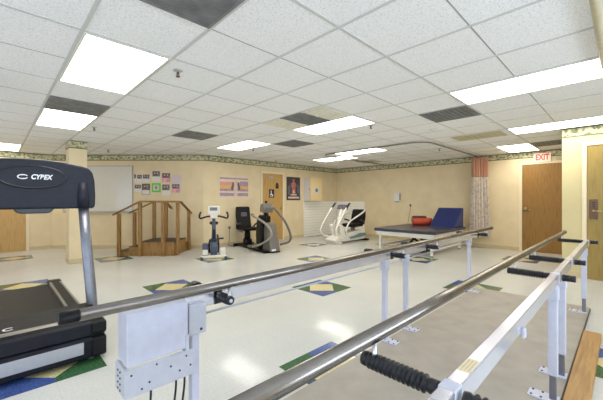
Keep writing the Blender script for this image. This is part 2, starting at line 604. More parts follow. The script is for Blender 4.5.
# lock plate and lever on the near door
lp = MB(FN).box(-.385, -.285, .96, 1.27, .018, .032, .004).build('lock_plate', 'bronze', d4)
MB(FN).lathe((-.33, 1.085, .032), (-.33, 1.085, .09), [(0, .022), (.008, .022), (.01, .012), (.05, .012)]).tube(
    [(-.33, 1.085, .076), (-.25, 1.085, .078), (-.2, 1.08, .074)], .011).build('door_lever', 'brass', lp)
mb = MB(FN)
for k in range(3):
    mb.box(-.345, -.315, 1.15+.03*k, 1.165+.03*k, .032, .036)
mb.build('keypad', 'ink', lp)
# knob of the door on the left wall
MB(FL).lathe((6.52, 1.0, .018), (6.52, 1.0, .08), [(0, .03), (.008, .03), (.01, .012), (.03, .012), (.035, .026), (.055, .026), (.06, .01)]).build('door_knob', 'brass', d2)

# slatted white wainscot in the far corner
def slat(name, fr, s0, s1, top):
    mb = MB(fr).use('slat_gap').box(s0, s1, 0, top, .0, .008)
    mb.use('slat')
    n = 13
    for k in range(n):
        t0 = .005+(top-.01)*k/n
        mb.box(s0, s1, t0, t0+(top-.01)/n-.014, .008, .02)
    return struct(mb.build(name))
slat('wall_slat_panel', FL, 7.56, X_R-.022, 1.22)
slat('wall_slat_panel_side', FRT, -Y_L+.022, -6.38, 1.22)

# ------------------------------------------------------------------ ceiling fittings
def ceiling_light(x0, x1, y0, y1, label):
    cx, cy = (x0+x1)/2, (y0+y1)/2
    t = thing('ceiling_light', label, 'ceiling light', (cx, cy, CEIL), 0, 'fluorescent panels in the ceiling grid')
    z = CEIL-.012
    mb = MB()
    w = .028
    mb.box(x0+.012, x0+w, y0+.012, y1-.012, z, CEIL-.0005); mb.box(x1-w, x1-.012, y0+.012, y1-.012, z, CEIL-.0005)
    mb.box(x0+w, x1-w, y0+.012, y0+w, z, CEIL-.0005); mb.box(x0+w, x1-w, y1-w, y1-.012, z, CEIL-.0005)
    mb.build('light_frame', 'light_frame', t)
    MB().box(x0+w, x1-w, y0+w, y1-w, CEIL-.009, CEIL-.001).build('diffuser', 'diffuser', t)
    return t
def cl(i, j, label): return ceiling_light(gx(i), gx(i+1), gy(j), gy(j+1), label)
cl(0, 2, 'big bright ceiling light panel nearest above the treadmill console')
cl(0, 4, 'ceiling light panel beyond the grey vent, in front of the pillar')
cl(-1, 7, 'far ceiling light panel at the left edge, behind the treadmill console')
cl(5, 2, 'ceiling light panel in mid room beside the yellowed grille')
cl(5, 4, 'ceiling light panel above the striped poster and stationary bike')
cl(9, 3, 'ceiling light panel beside the bend of the curtain track over the table')
cl(10, 4, 'farthest ceiling light panel, towards the white slatted corner')
cl(5, 0, 'long ceiling light panel at upper right, beside the end of the short curtain track')
cl(9, 0, 'ceiling light panel just in front of the near right wall with the lever door')
ceiling_light(gx(12), gx(14), gy(1), gy(1)+GY/2, 'ceiling light panel set crosswise in front of the exit sign')

def vent(x0, x1, y0, y1, label, mat='vent_dark', n=9, back='vent_back'):
    t = thing('ceiling_vent', label, 'vent', ((x0+x1)/2, (y0+y1)/2, CEIL), 0, 'air vents in the ceiling grid')
    z0, z1 = CEIL-.014, CEIL-.001
    e = .012
    x0 += e; x1 -= e; y0 += e; y1 -= e
    MB().box(x0, x1, y0, y1, CEIL-.004, z1).build('backing', back, t)
    w = .022
    mb = MB()
    mb.box(x0, x0+w, y0, y1, z0, CEIL-.004); mb.box(x1-w, x1, y0, y1, z0, CEIL-.004)
    mb.box(x0+w, x1-w, y0, y0+w, z0, CEIL-.004); mb.box(x0+w, x1-w, y1-w, y1, z0, CEIL-.004)
    mb.build('vent_frame', mat, t)
    g = MB()
    for k in range(n):
        y = y0+w+(y1-y0-2*w)*(k+.5)/n
        dy = (y1-y0-2*w)/n*.36
        g.box(x0+w, x1-w, y-dy, y+dy, z0+.003, CEIL-.005)
    g.build('grille', mat, t)
    return t
H = GY/2
vent(gx(0), gx(1), gy(1), gy(1)+H, 'large dark grey ceiling vent cut by the top edge of the photo', n=28)
vent(gx(0), gx(1), gy(4)-H, gy(4), 'grey ceiling vent touching the light panel before the pillar')
vent(gx(3), gx(4), gy(4), gy(4)+H, 'grey ceiling vent at left of the panel over the striped poster')
vent(gx(6), gx(7), gy(4)-H, gy(4), 'small grey ceiling vent behind the mid room light panel')
vent(gx(6), gx(7), gy(1), gy(1)+H, 'dark grey ceiling vent left of the upper right light panel')
vent(gx(9)+.06, gx(10)-.02, gy(1)+.1, gy(1)+.92, 'narrow tan ceiling vent between the dark vent and the curtain', 'vent_tan', 7, 'vent_tan')
vent(gx(12), gx(13), gy(4), gy(4)+H, 'faint grey ceiling vent near the far right wall above the table', 'vent_tan', 7)
vent(gx(12), gx(13), gy(1)-H, gy(1), 'brown grey ceiling vent right of the crosswise panel by the exit sign', 'vent_dark', 7)
# return-air unit beside the mid-room light: two yellowed grilles and a dark register
t = thing('ceiling_register', 'three part ceiling register, yellowed grilles either side of a dark vent', 'vent', (gx(4)+.31, gy(2)+H, CEIL))
for a, b, k, nm in ((0, .40, 'vent_yellow', 'yellowed_grille'), (.40, .84, 'vent_dark', 'dark_grille'), (.84, GY, 'vent_yellow', 'yellowed_grille')):
    mb = MB()
    x0, x1, y0, y1 = gx(4)+.012, gx(5)-.012, gy(2)+a+.008, gy(2)+b-.008
    mb.box(x0, x1, y0, y1, CEIL-.007, CEIL-.001)
    mb.box(x0, x0+.02, y0, y1, CEIL-.016, CEIL-.007); mb.box(x1-.02, x1, y0, y1, CEIL-.016, CEIL-.007)
    for q in range(7):
        y = y0+(y1-y0)*(q+.5)/7
        mb.box(x0+.02, x1-.02, y-.012, y+.012, CEIL-.015, CEIL-.007)
    if k == 'vent_yellow':
        mb.box((x0+x1)/2-.012, (x0+x1)/2+.012, y0, y1, CEIL-.0165, CEIL-.007)
    mb.build(nm, k, t)

def sprinkler(x, y, label):
    t = thing('fire_sprinkler', label, 'sprinkler', (x, y, CEIL), 0, 'pendent fire sprinklers')
    MB().lathe((x, y, CEIL), (x, y, CEIL-.02), [(0, .042), (.004, .042), (.012, .026), (.016, .012)]).build('escutcheon', 'chrome_soft', t)
    mb = MB().lathe((x, y, CEIL-.012), (x, y, CEIL-.07), [(0, .011), (.02, .011), (.022, .006), (.046, .006)])
    mb.tube([(x-.012, y, CEIL-.032), (x-.016, y, CEIL-.045), (x, y, CEIL-.058)], .003, 6)
    mb.tube([(x+.012, y, CEIL-.032), (x+.016, y, CEIL-.045), (x, y, CEIL-.058)], .003, 6)
    mb.lathe((x, y, CEIL-.056), (x, y, CEIL-.062), [(0, .02), (.003, .02), (.005, .004)], 12)
    mb.build('sprinkler_head', 'bronze', t)
sprinkler(1.20, 2.84, 'fire sprinkler nearest the camera, right of the big bright light panel')
sprinkler(1.16, 5.98, 'fire sprinkler between the pillar and the light panel before it')
sprinkler(1.92, 8.45, 'fire sprinkler close above the whiteboard')
sprinkler(4.25, 5.94, 'fire sprinkler under the lit panel above the striped poster')
sprinkler(4.24, 2.78, 'fire sprinkler at the right end of the mid room light panel')
sprinkler(7.25, 5.81, 'small fire sprinkler by the farthest light panel')
sprinkler(7.30, 2.95, 'fire sprinkler inside the loop of curtain track over the table')
sprinkler(6.05, 7.30, 'fire sprinkler close to the border above the left wall door')
sd = MB().lathe((5.17, 2.21, CEIL), (5.17, 2.21, CEIL-.03), [(0, .06), (.012, .06), (.024, .045), (.028, .02)], 20).build('smoke_detector', 'light_frame', None, (5.17, 2.21, CEIL))
tag(sd, 'flat round white detector between the dark vent and the tan vent', 'smoke detector')

def track(path, label, w=.018, z=CEIL-.03):
    t = thing('curtain_track', label, 'curtain track', (path[0][0], path[0][1], z))
    P = [(x, y, z) for x, y in path]
    MB().tube(P, w, 8, True, (.75, 1), (0, 0, 1)).build('rail', 'gold_edge' if w < .02 else 'vent_tan', t)
    spots, L = [path[0], path[-1]], 0
    for (x0, y0), (x1, y1) in zip(path, path[1:]):
        L += math.hypot(x1-x0, y1-y0)
        if L > 1.2:
            L = 0
            spots.append((x0, y0))
    for x0, y0 in spots:
        MB().box(x0-.012, x0+.012, y0-.012, y0+.012, z, CEIL-.001).build('bracket', 'casing', t)
    return t
def arc(cx, cy, r, a0, a1, n=8):
    return [(cx+r*math.cos(math.radians(a0+(a1-a0)*k/n)), cy+r*math.sin(math.radians(a0+(a1-a0)*k/n))) for k in range(n+1)]
pth = [(9.32, 2.71), (8.0, 2.71), (6.9, 2.71)] + arc(6.35, 3.06, .35, 270, 180) + [(6.0, 4.0)] + arc(6.35, 5.12, .35, 180, 90) + [(7.2, 5.47), (8.3, 5.47), (9.32, 5.47)]
track(pth, 'thin curtain track looping on the ceiling around the padded table')
track([(1.2, .115), (2.4, .115), (3.4, .115)] + arc(3.75, -.135, .25, 90, 0) + [(4.0, -.6), (4.0, -1.2)], 'short tan curtain track running along the upper right corner', .026)

# ------------------------------------------------------------------ parallel bars
def parallel_bars():
    t = thing('parallel_bars', 'steel walking parallel bars on white posts and a tan grey platform', 'parallel bars', (2.6, .95, 0))
    PZ = .03
    pl = MB().use('platform').box(.2, 4.88, .272, 1.47, .004, PZ, .003, 1)
    pl.build('platform', None, t)
    MB().box(.2, 4.886, .266, 1.474, 0, .022).build('platform_trim', 'platform_edge', t)
    RZ, RR = .855, .022
    X0, X1 = .156, 5.16
    YR = {'far': 1.34, 'near': .524}
    YBm = {'far': 1.47, 'near': .305}
    for k in ('far', 'near'):
        y = YR[k]
        r = MB().tube([(X0+.02, y, RZ), (1.5, y, RZ), (3.2, y, RZ), (X1-.02, y, RZ)], RR, 28).build('handrail', 'chrome', t)
        MB().lathe((X0, y, RZ), (X0+.06, y, RZ), [(0, RR*.85), (.004, RR+.0015), (.056, RR+.0015), (.058, RR)], 28).build('end_cap', 'black_plastic', r)
        MB().lathe((X1-.03, y, RZ), (X1, y, RZ), [(0, RR+.002), (.026, RR+.002), (.03, RR*.8)], 28).build('end_cap', 'gold_edge', r)
        yb = YBm[k]
        b = MB().box(.42 if k == 'far' else .3, 5.0, yb-.02, yb+.02, .732, .795, .004).build('beam', 'beam_alu', t)
        MB().box(2.62, 2.64, yb-.0215, yb+.0215, .7305, .7965).build('beam_joint', 'beam_alu', b)
        s = 1 if k == 'near' else -1                    # inward direction
        if k == 'far':
            MB().tube([(.72, yb, .692), (4.6, yb, .692)], .0065, 8).build('drive_rod', 'grey_white', t)
        else:
            MB().box(1.495, 1.53, yb-.032, yb-.0202, .712, .748, .003).build('beam_clip', 'white_paint', b)
        for x in (.70, 2.46, 2.84, 4.62):
            pw = .024 if k == 'near' else .02
            mb = MB().box(x-pw, x+pw, yb-pw, yb+pw, .185 if k == 'near' else .05, .735, .005)
            po = mb.build('post', 'white_paint', t)
            MB().box(x-.017, x+.017, yb-.017, yb+.017, PZ+.008, .22 if k == 'near' else .06, .004).build('inner_tube', 'upright' if k == 'near' else 'white_paint', po)
            bp = MB().box(x-.05, x+.05, yb-.03, yb+s*.125 if s > 0 else yb+.03, PZ, PZ+.009, .003, 1) if s > 0 else MB().box(x-.05, x+.05, yb-.125, yb+.03, PZ, PZ+.009, .003, 1)
            bp = bp.build('base_plate', 'white_paint', po)
            hd = MB().box(x-.032, x+.032, yb-.029, yb+.029, .645, .7315, .008).build('post_head', 'white_paint', po)
            for dx in (-.034, .034):
                for dy in (s*.055, s*.105):
                    MB().lathe((x+dx, yb+dy, PZ+.008), (x+dx, yb+dy, PZ+.015), [(0, .0065), (.005, .0065), (.006, .003)], 8).build('bolt', 'ink', bp)
        AZ = .768
        for x in (.82, 2.55, 3.26, 4.93):
            if k == 'near':
                y0, y1, yo = y+.03, yb+.032, (.10 if x < 1 else .205)
            else:
                y0, y1, yo = y-.012, yb-.022, yb+.27
            ar = MB().box(x-.024, x+.024, yb-.022, yb+.022, .7305, .7968, .003).build('arm', 'white_paint' if k == 'near' else 'black_rubber', t)
            # corrugated rubber bellows
            def bellows(a, b, rmin, rmax, n, endc=True):
                L = abs(b-a)
                pr = [(0, .018), (.001, .021), (.012, .0225), (.018, .019)]
                for q in range(n):
                    c = .02+(L-.05)*(q+.5)/n
                    w = (L-.05)/n
                    pr += [(c-w*.45, rmin), (c-w*.12, rmax), (c+w*.12, rmax), (c+w*.45, rmin)]
                pr += [(L-.026, .0185), (L-.02, .020), (L-.002, .020), (L, .017)]
                return MB().lathe((x, a, AZ+.005), (x, b, AZ+.005), pr, 18)
            n = 13
            if k == 'near':
                bellows(y0+.01, y1-.005, .0162, .0248, n).build('bellows', 'black_rubber', ar)
                bellows(yb-.032, yo, .0175 if x < 1 else .019, .0245 if x < 1 else .0215, 7).build('bellows', 'black_rubber', ar)
            else:
                bellows(y0, y1, .0185, .0245, 7).build('bellows', 'black_rubber', ar)
                bellows(yb+.022, yb+.19, .0175, .0225, 11).build('bellows', 'black_rubber', ar)
                MB().lathe((x, yb+.19, AZ+.005), (x, yo, AZ+.005), [(0, .024), (.02, .026), (.06, .026), (.08, .018)], 16).build('outer_cap', 'black_rubber', ar)
                MB().lathe((x, y0-.006, AZ+.005), (x, y0+.004, AZ+.005), [(0, .007), (.002, .009), (.008, .009)], 12).build('end_plug', 'grey_white', ar)
            MB().lathe((x, y, AZ+.022), (x, y, RZ-RR*.8), [(0, .009), (.012, .009), (.015, .007), (RZ-RR*.8-AZ-.022, .007)], 10).build('stem', 'chrome_soft', ar)
        # label on the near beam
        if k == 'near':
            lb = MB().use('sticker').box(.91, 1.0, yb-.016, yb+.016, .7948, .7955)
            lb.use('sticker_ink')
            for q in range(3):
                lb.box(.918, .99, yb-.012+.009*q, yb-.008+.009*q, .7955, .7958)
            lb.build('warning_label', None, b)
    # motor housing on the far near-end post
    yb = YBm['far']
    mb = MB().box(.384, .642, 1.405, 1.53, .578, .795, .006)
    mb.build('motor_cover', 'white_paint', t)
    br = MB()
    br.box(.375, .668, 1.40, 1.412, .452, .570, .003, 1)
    br.box(.375, .391, 1.412, 1.535, .452, .570, .003, 1)
    br.box(.628, .645, 1.401, 1.45, .56, .64, .002, 1)
    brk = br.build('motor_bracket', 'grey_white', t)
    for x, z in ((.40, .545), (.47, .492), (.50, .556), (.44, .475), (.56, .525), (.63, .548), (.60, .492), (.65, .50)):
        MB().lathe((x, 1.401, z), (x, 1.395, z), [(0, .004), (.004, .004), (.005, .002)], 8).build('bolt', 'ink', brk)
    for yy in (1.46, 1.49):
        for z in (.47, .495, .52, .545):
            MB().lathe((.376, yy, z), (.371, yy, z), [(0, .005), (.003, .005), (.004, .003)], 8).build('bolt', 'ink', brk)
    slv = MB().box(.655, .745, 1.425, 1.515, .615, .765, .008).build('post_sleeve', 'grey_white', t)
    MB().lathe((.715, 1.426, .64), (.715, 1.416, .64), [(0, .006), (.006, .006), (.007, .003)], 8).build('bolt', 'ink', slv)
    for xs in (.49, .60, .64):
        MB().tube(smooth_path([(xs, 1.44, .47), (xs-.005, 1.435, .38), (xs-.03, 1.44, .2), (xs-.02, 1.5, .04), (xs-.05, 1.6, .008)]), .005, 8).build('power_cord', 'black_rubber', t)
    # hand wheel clamp under the far rail
    return t
parallel_bars()
bd = MB().box(.9, 3.96, .142, .262, 0, .042, .003, 1).build('wooden_plank', 'board', None, (2.4, .2, 0))
tag(bd, 'long raw pine plank lying on the floor beside the platform', 'plank')

# ------------------------------------------------------------------ treadmill
def treadmill():
    xc = .195
    t = thing('treadmill', 'dark treadmill with navy console at the left edge of the photo', 'treadmill', (xc, 3.9, 0))
    x0, x1 = xc-.435, xc+.435
    # deck and belt
    MB().box(x0+.05, x1-.05, 3.25, 5.1, .09, .175, .01).build('deck', 'black_plastic', t)
    MB().box(x0+.13, x1-.13, 3.2, 5.06, .175, .2, .004).build('running_belt', 'belt', t)
    for s in (-1, 1):
        xa, xb = (x1-.14, x1-.015) if s > 0 else (x0+.015, x0+.14)
        sr = MB().box(xa, xb, 3.22, 5.05, .15, .235, .012).build('side_rail', 'gold_edge', t)
        MB().box(xa-.004, xb+.004, 5.0, 5.13, .1, .242, .014).build('rail_end', 'black_plastic', sr)
        MB().box(xa+.025, xb-.025, 3.26, 4.98, .2345, .238).build('foot_strip', 'belt', sr)
    # motor hood: two stacked shells
    prof = [(2.93, .20), (2.945, .30), (3.0, .326), (3.36, .345), (3.46, .30), (3.46, .19), (2.93, .19)]
    hood = MB().prism(prof, x0+.005, x1+.0, 'x', .012, 2).build('motor_hood', 'belt', t)
    MB().prism([(2.915, .20), (2.925, .288), (2.95, .302), (2.99, .302), (2.99, .2)], x0-.006, x1+.012, 'x', .006, 2).build('hood_bumper', 'navy_edge', hood)
    MB().prism([(2.955, .3015), (3.0, .3285), (3.02, .3285), (2.98, .3015)], x0+.02, x1-.012, 'x', .002, 1).build('hood_edge', 'gold_edge', hood)
    low = MB().prism([(2.905, .028), (2.90, .17), (2.92, .192), (3.3, .192), (3.3, .028)], x0-.006, x1+.012, 'x', .01, 2).build('front_shell', 'navy_edge', t)
    MB().box(x0+.12, x1-.135, 2.893, 2.905, .074, .165, .004).build('front_inset', 'silver', low)
    for s in (-1, 1):
        MB().box(xc+s*.35-.0 if s > 0 else xc-.45, xc+.452 if s > 0 else xc-.35, 2.888, 3.05, .035, .185, .014).build('front_corner', 'black_plastic', low)
        MB().box(xc+s*.35-.0 if s > 0 else xc-.45, xc+.455 if s > 0 else xc-.35, 2.90, 3.06, .205, .30, .016).build('front_corner', 'black_plastic', hood)
        MB().lathe((xc+s*.36, 2.98, .0), (xc+s*.36, 2.98, .07), [(0, .022), (.015, .022), (.018, .01), (.07, .01)], 12).build('levelling_foot', 'chrome_soft', t)
        MB().box(xc+s*.36-.03, xc+s*.36+.03, 4.9, 5.0, 0, .1, .006).build('rear_foot', 'black_rubber', t)
    # half-hidden logo on the hood, facing the runner
    lg = MB()
    zz = .3318
    sw = [(0.075+.034*math.cos(q), 3.085+.03*math.sin(q)) for q in [math.radians(a) for a in range(40, 330, 20)]]
    n = len(sw)
    fr = Matrix.Translation((0, 0, 0))
    tilt = lambda x, y: (x, y, .326+(y-3.0)*.019/.36+.0012)
    for i in range(n-1):
        w0, w1 = .011, .011
        (xa, ya), (xb, yb) = sw[i], sw[i+1]
        ca_, cb_ = (.075, 3.085), (.075, 3.085)
        k = .62
        lg.add([tilt(xa, ya), tilt(xb, yb), tilt(ca_[0]+(xb-ca_[0])*k, ca_[1]+(yb-ca_[1])*k), tilt(ca_[0]+(xa-ca_[0])*k, ca_[1]+(ya-ca_[1])*k)], [(0, 1, 2, 3)])
    lg.build('hood_logo', 'letter_white', hood)
    lg = MB()
    fr = Matrix.Translation((-.16, 3.085, .3325)) @ Matrix.Rotation(PI, 4, 'Z') @ Matrix.Rotation(-.05, 4, 'X')
    text_into(lg, 'CYBEX', .09, fr, .002, .2, .001, .34)
    lg.build('hood_lettering', 'letter_white', hood)
    # uprights
    for s in (-1, 1):
        xb_, xt = xc+s*.445, xc+s*.402
        up = MB().tube([(xb_-s*.01, 3.25, .10), (xb_-s*.018, 3.33, .46), (xt+s*.009, 3.42, .83), (xt, 3.515, 1.2)], .042, 24, True, (1, .62), (1, 0, 0)).build('upright', 'upright', t)
        MB().box(xb_-.055, xb_+.04, 3.1, 3.34, .06, .17, .015).build('upright_foot', 'black_plastic', up)
        MB().tube([(xt-s*.003, 3.512, 1.19), (xt-s*.004, 3.51, 1.3), (xt-s*.006, 3.525, 1.42)], [.049, .047, .04], 20, True, (1, .9), (1, 0, 0)).build('upright_socket', 'navy_plastic', up)
    # console
    cx = .245
    half = .444
    pts = []
    for (dx, z) in ((-.432, 1.182), (-.444, 1.21), (-.446, 1.30), (-.440, 1.44), (-.425, 1.515), (-.395, 1.553), (-.34, 1.572), (-.2, 1.598), (-.08, 1.607), (.08, 1.607), (.2, 1.598), (.34, 1.572), (.395, 1.553), (.425, 1.515), (.440, 1.44), (.446, 1.30), (.444, 1.21), (.432, 1.182)):
        pts.append((cx+dx, z))
    c = MB().prism(pts, 3.50, 3.60, 'y', .016, 3).build('console', 'navy_plastic', t)
    pts2 = [(cx+(x-cx)*1.0, z+.012 if z > 1.5 else z+.1) for x, z in pts]
    MB().prism(pts2, 3.60, 3.69, 'y', .01, 2).build('console_tray', 'tan_rim', c)
    # tab under the console
    MB().prism([(cx-.14, 1.19), (cx+.14, 1.19), (cx+.11, 1.152), (cx+.085, 1.145), (cx-.085, 1.145), (cx-.11, 1.152)], 3.485, 3.60, 'y', .008, 2).build('console_latch', 'navy_ring', c)
    # oval badge
    bx, bz = cx-.005, 1.455
    ring = [(bx+.225*math.cos(q), 3.497, bz+.093*math.sin(q)) for q in [2*PI*k/48 for k in range(49)]]
    bg = MB().tube(ring, .008, 8, False).build('badge', 'navy_ring', c)
    MB().prism([(bx+.222*math.cos(q), bz+.09*math.sin(q)) for q in [2*PI*k/48 for k in range(48)]], 3.494, 3.501, 'y').build('badge_field', 'navy_plastic', bg)
    lt = MB()
    fr = frame((bx+.052, 3.494, bz), (1, 0, 0))
    text_into(lt, 'CYBEX', .056, fr, .0022, .22, .002, .145)
    # swoosh left of the name
    for i, a in enumerate(range(25, 335, 15)):
        q0, q1 = math.radians(a), math.radians(a+15)
        k = .5+.25*abs(math.cos(q0))
        P = lambda q, k: (bx-.068+.036*math.cos(q)*k, 3.4925, bz+.021*math.sin(q)*k)
        lt.add([P(q0, 1), P(q1, 1), P(q1, k), P(q0, k)], [(0, 1, 2, 3)])
    lt.build('badge_lettering', 'letter_white', bg)
    return t
treadmill()

# ------------------------------------------------------------------ training stairs (corner flight)
def stairs():
    Fm = Matrix((LAT, FWD, Vector((0, 0, 1)))).transposed().to_4x4()        # (lateral, depth, height)
    b = Fm @ Vector((-3.4, 7.5, 0))
    t = thing('training_stairs', 'wooden corner practice steps with handrails before the whiteboard wall', 'training stairs', tuple(b), A-PI/2)
    D0, D1 = 7.10, 7.83
    P = lambda: MB(Fm)
    pf = P().box(-3.64, -2.87, D0, D1, 0, .31, .006).build('platform', 'stair_wood', t)
    P().box(-3.645, -2.865, D0-.006, D1, .31, .322).build('tread', 'tread', pf)
    for l0, l1, z in ((-4.14, -3.89, .115), (-3.89, -3.645, .21)):
        s = P().box(l0, l1, D0, D1, 0, z-.012, .004).build('step', 'stair_wood', t)
        P().box(l0-.008, l1, D0-.006, D1, z-.012, z).build('tread', 'tread', s)
    for d0, d1, z in ((D1, D1+.165, .21), (D1+.165, D1+.33, .115)):
        s = P().box(-3.64, -2.87, d0, d1, 0, z-.012, .004).build('step', 'stair_wood', t)
        P().box(-3.645, -2.865, d0, d1+.004, z-.012, z).build('tread', 'tread', s)
    w = .034
    for l, d, h in ((-4.09, D0-.04, .96), (-3.62, D0-.04, 1.20), (-3.10, D0-.04, 1.20), (-2.83, D0+.10, 1.20), (-2.83, D1+.08, .98),
                    (-4.17, D1+.04, .96), (-3.68, D1+.04, 1.20)):
        P().box(l-w, l+w, d-w, d+w, 0, h, .004).build('post', 'stair_wood', t)
    def rail(pts):
        P().tube([p for p in pts], .04, 8, True, (.5, 1.0), (0, 0, 1)).build('handrail', 'stair_wood', t)
    rail([(-4.22, D0-.04, .93), (-3.64, D0-.04, 1.22), (-3.60, D0-.04, 1.225), (-2.83, D0-.04, 1.225)])
    rail([(-2.83, D0-.02, 1.225), (-2.83, D0+.28, 1.22), (-2.83, D1+.25, .92)])
    rail([(-4.30, D1+.04, .94), (-3.70, D1+.04, 1.21), (-3.66, D1+.04, 1.215), (-3.38, D1+.04, 1.215)])
    rail([(-3.38, D1+.02, 1.215), (-3.36, D1+.30, 1.05)])
    P().box(-3.38-w, -3.38+w, D1+.04-w, D1+.04+w, .2, 1.2, .004).build('post', 'stair_wood', t)
stairs()

# ------------------------------------------------------------------ whiteboard and photographs on the angled wall
def whiteboard():
    t = thing('whiteboard', 'large whiteboard with aluminium tray on the wall behind the pillar', 'whiteboard', tuple(FA @ Vector((-5.2, 1.6, 0))))
    s0, s1, z0, z1 = -6.16, -4.40, .97, 2.13
    MB(FA).box(s0, s1, z0, z1, .004, .014).build('board', 'whiteboard', t)
    mb = MB(FA)
    mb.box(s0-.02, s0, z0-.02, z1+.02, .002, .022); mb.box(s1, s1+.02, z0-.02, z1+.02, .002, .022)
    mb.box(s0, s1, z1, z1+.02, .002, .022); mb.box(s0, s1, z0-.02, z0, .002, .022)
    mb.build('board_frame', 'alu', t)
    MB(FA).box(s0, s1, z0-.035, z0-.02, .002, .075, .003).build('pen_tray', 'alu', t)
whiteboard()

K = D_ANG/315.0
def wall_photo(x0, y0, x1, y1, look, label, n0=.001):
    """a card pinned to the angled wall; the four numbers are centimetre-scale wall positions"""
    s0, s1 = x0, x1
    o = MB(FA)
    zc = {'dark': 'dark_photo', 'pink': 'pink'}
    cap = .46 if look in ('captioned', 'pinkcap', 'framed') else .1
    o.use({'framed': 'ink', 'pinkcap': 'pink', 'pink': 'pink', 'lime': 'lime', 'blank': 'lilac_card'}.get(look, 'white_card')).box(s0, s1, y0, y1, n0, .0025 if look == 'blank' else .006)
    m = .008
    if look == 'blank':
        pass
    elif look == 'lime':
        o.use('lilac_card').box(s0+.042, s1-.042, y0+.044, y1-.044, .006, .008)
        o.use('dark_photo').box((s0+s1)/2-.025, (s0+s1)/2+.025, (y0+y1)/2-.03, (y0+y1)/2+.03, .008, .009)
    else:
        h = (y1-y0)*cap
        o.use('dark_photo').box(s0+m, s1-m, y0+h, y1-m, .006, .008)
        if look == 'framed':
            o.use('white_card').box(s0+m, s1-m, y0+m, y0+h-m, .006, .008)
        o.use('p_bone')
        w = (s1-s0)
        for q in range(2):
            cx = s0+w*(.33+.34*q)
            o.lathe((cx, y0+h+(y1-y0-h)*.55, .008), (cx, y0+h+(y1-y0-h)*.55, .0095), [(0, w*.09), (.001, w*.09)], 10)
    ob = o.build('wall_photo', None, None, tuple(FA @ Vector(((s0+s1)/2, (y0+y1)/2, .003))))
    return tag(ob, label, 'photo', 'photographs pinned up beside the whiteboard')
def UV(x, y):        # crop measurements -> wall metres
    return ((125+x/9.277-301.5)*K, CAM_Z+(200-(165+y/9.277))*K)
for (a, b, c, d, look, label) in (
    (83, 84, 106, 158, 'captioned', 'narrow dark photo at the start of the upper row, touching the whiteboard'),
    (112, 88, 160, 160, 'captioned', 'second photo from the whiteboard in the upper row'),
    (165, 86, 231, 160, 'captioned', 'wide dark photo left of the raised one in the upper row'),
    (253, 54, 328, 150, 'captioned', 'highest photo on the wall, dark with a pale caption below'),
    (344, 74, 421, 160, 'pinkcap', 'pink photo with dark people at the end of the upper row'),
    (434, 94, 522, 254, 'blank', 'large pale card at the right end of the photo display'),
    (88, 180, 152, 250, 'captioned', 'dark photo nearest the whiteboard in the lower row'),
    (158, 174, 232, 276, 'framed', 'dark framed photo with a white caption left of the lime frame'),
    (248, 168, 332, 252, 'lime', 'pale picture in a bright lime green frame among the photos'),
    (344, 178, 418, 282, 'captioned', 'photo with long white caption right of the lime frame'),
    (436, 176, 508, 256, 'pinkcap', 'photo with pink caption stuck on the large pale card')):
    s0, y1 = UV(a, b); s1, y0 = UV(c, d)
    wall_photo(s0, y0, s1, y1, look, label, .003 if 'stuck on' in label else .001)

# ------------------------------------------------------------------ things on the left wall
def striped_poster():
    s0, s1, z0, z1 = 4.36, 5.28, 1.31, 1.92
    t = thing('poster', 'framed poster with purple and amber stripes and a figure in the middle', 'poster', (4.82, Y_L, 1.6), 0)
    MB(FL).box(s0-.012, s1+.012, z0-.012, z1+.012, .001, .02).build('poster_frame', 'white_card', t)
    p = MB(FL)
    h = z1-z0
    for k, (a, b, m) in enumerate(((0, .1, 'p_cream'), (.1, .24, 'p_purple'), (.24, .32, 'p_cream'), (.32, .42, 'p_purple'), (.42, .58, 'p_orange'), (.58, .74, 'p_pink'), (.74, .86, 'p_cream'), (.86, .93, 'p_purple'), (.93, 1, 'p_cream'))):
        p.use(m).box(s0, s1, z0+h*a, z0+h*b, .02, .022)
    p.use('p_purple').box(s0+.64, s1, z0+h*.56, z0+h*.78, .022, .0225)
    c = (s0+s1)/2+.04
    p.use('p_grey')
    p.prism([(c-.16, z0+.25), (c-.08, z0+.23), (c-.05, z0+.42), (c-.10, z0+.46)], .0225, .024, 'z')
    p.prism([(c+.16, z0+.25), (c+.08, z0+.23), (c+.05, z0+.42), (c+.10, z0+.46)], .0225, .024, 'z')
    p.use('p_bone')
    p.prism([(c-.05, z0+.05), (c+.05, z0+.05), (c+.06, z0+.20), (c+.04, z0+.30), (c+.06, z0+.44), (c-.06, z0+.44), (c-.04, z0+.30), (c-.06, z0+.20)], .0225, .025, 'z')
    p.lathe((c, z0+.49, .022), (c, z0+.49, .025), [(0, .035), (.002, .035)], 14)
    p.build('print', None, t)
striped_poster()
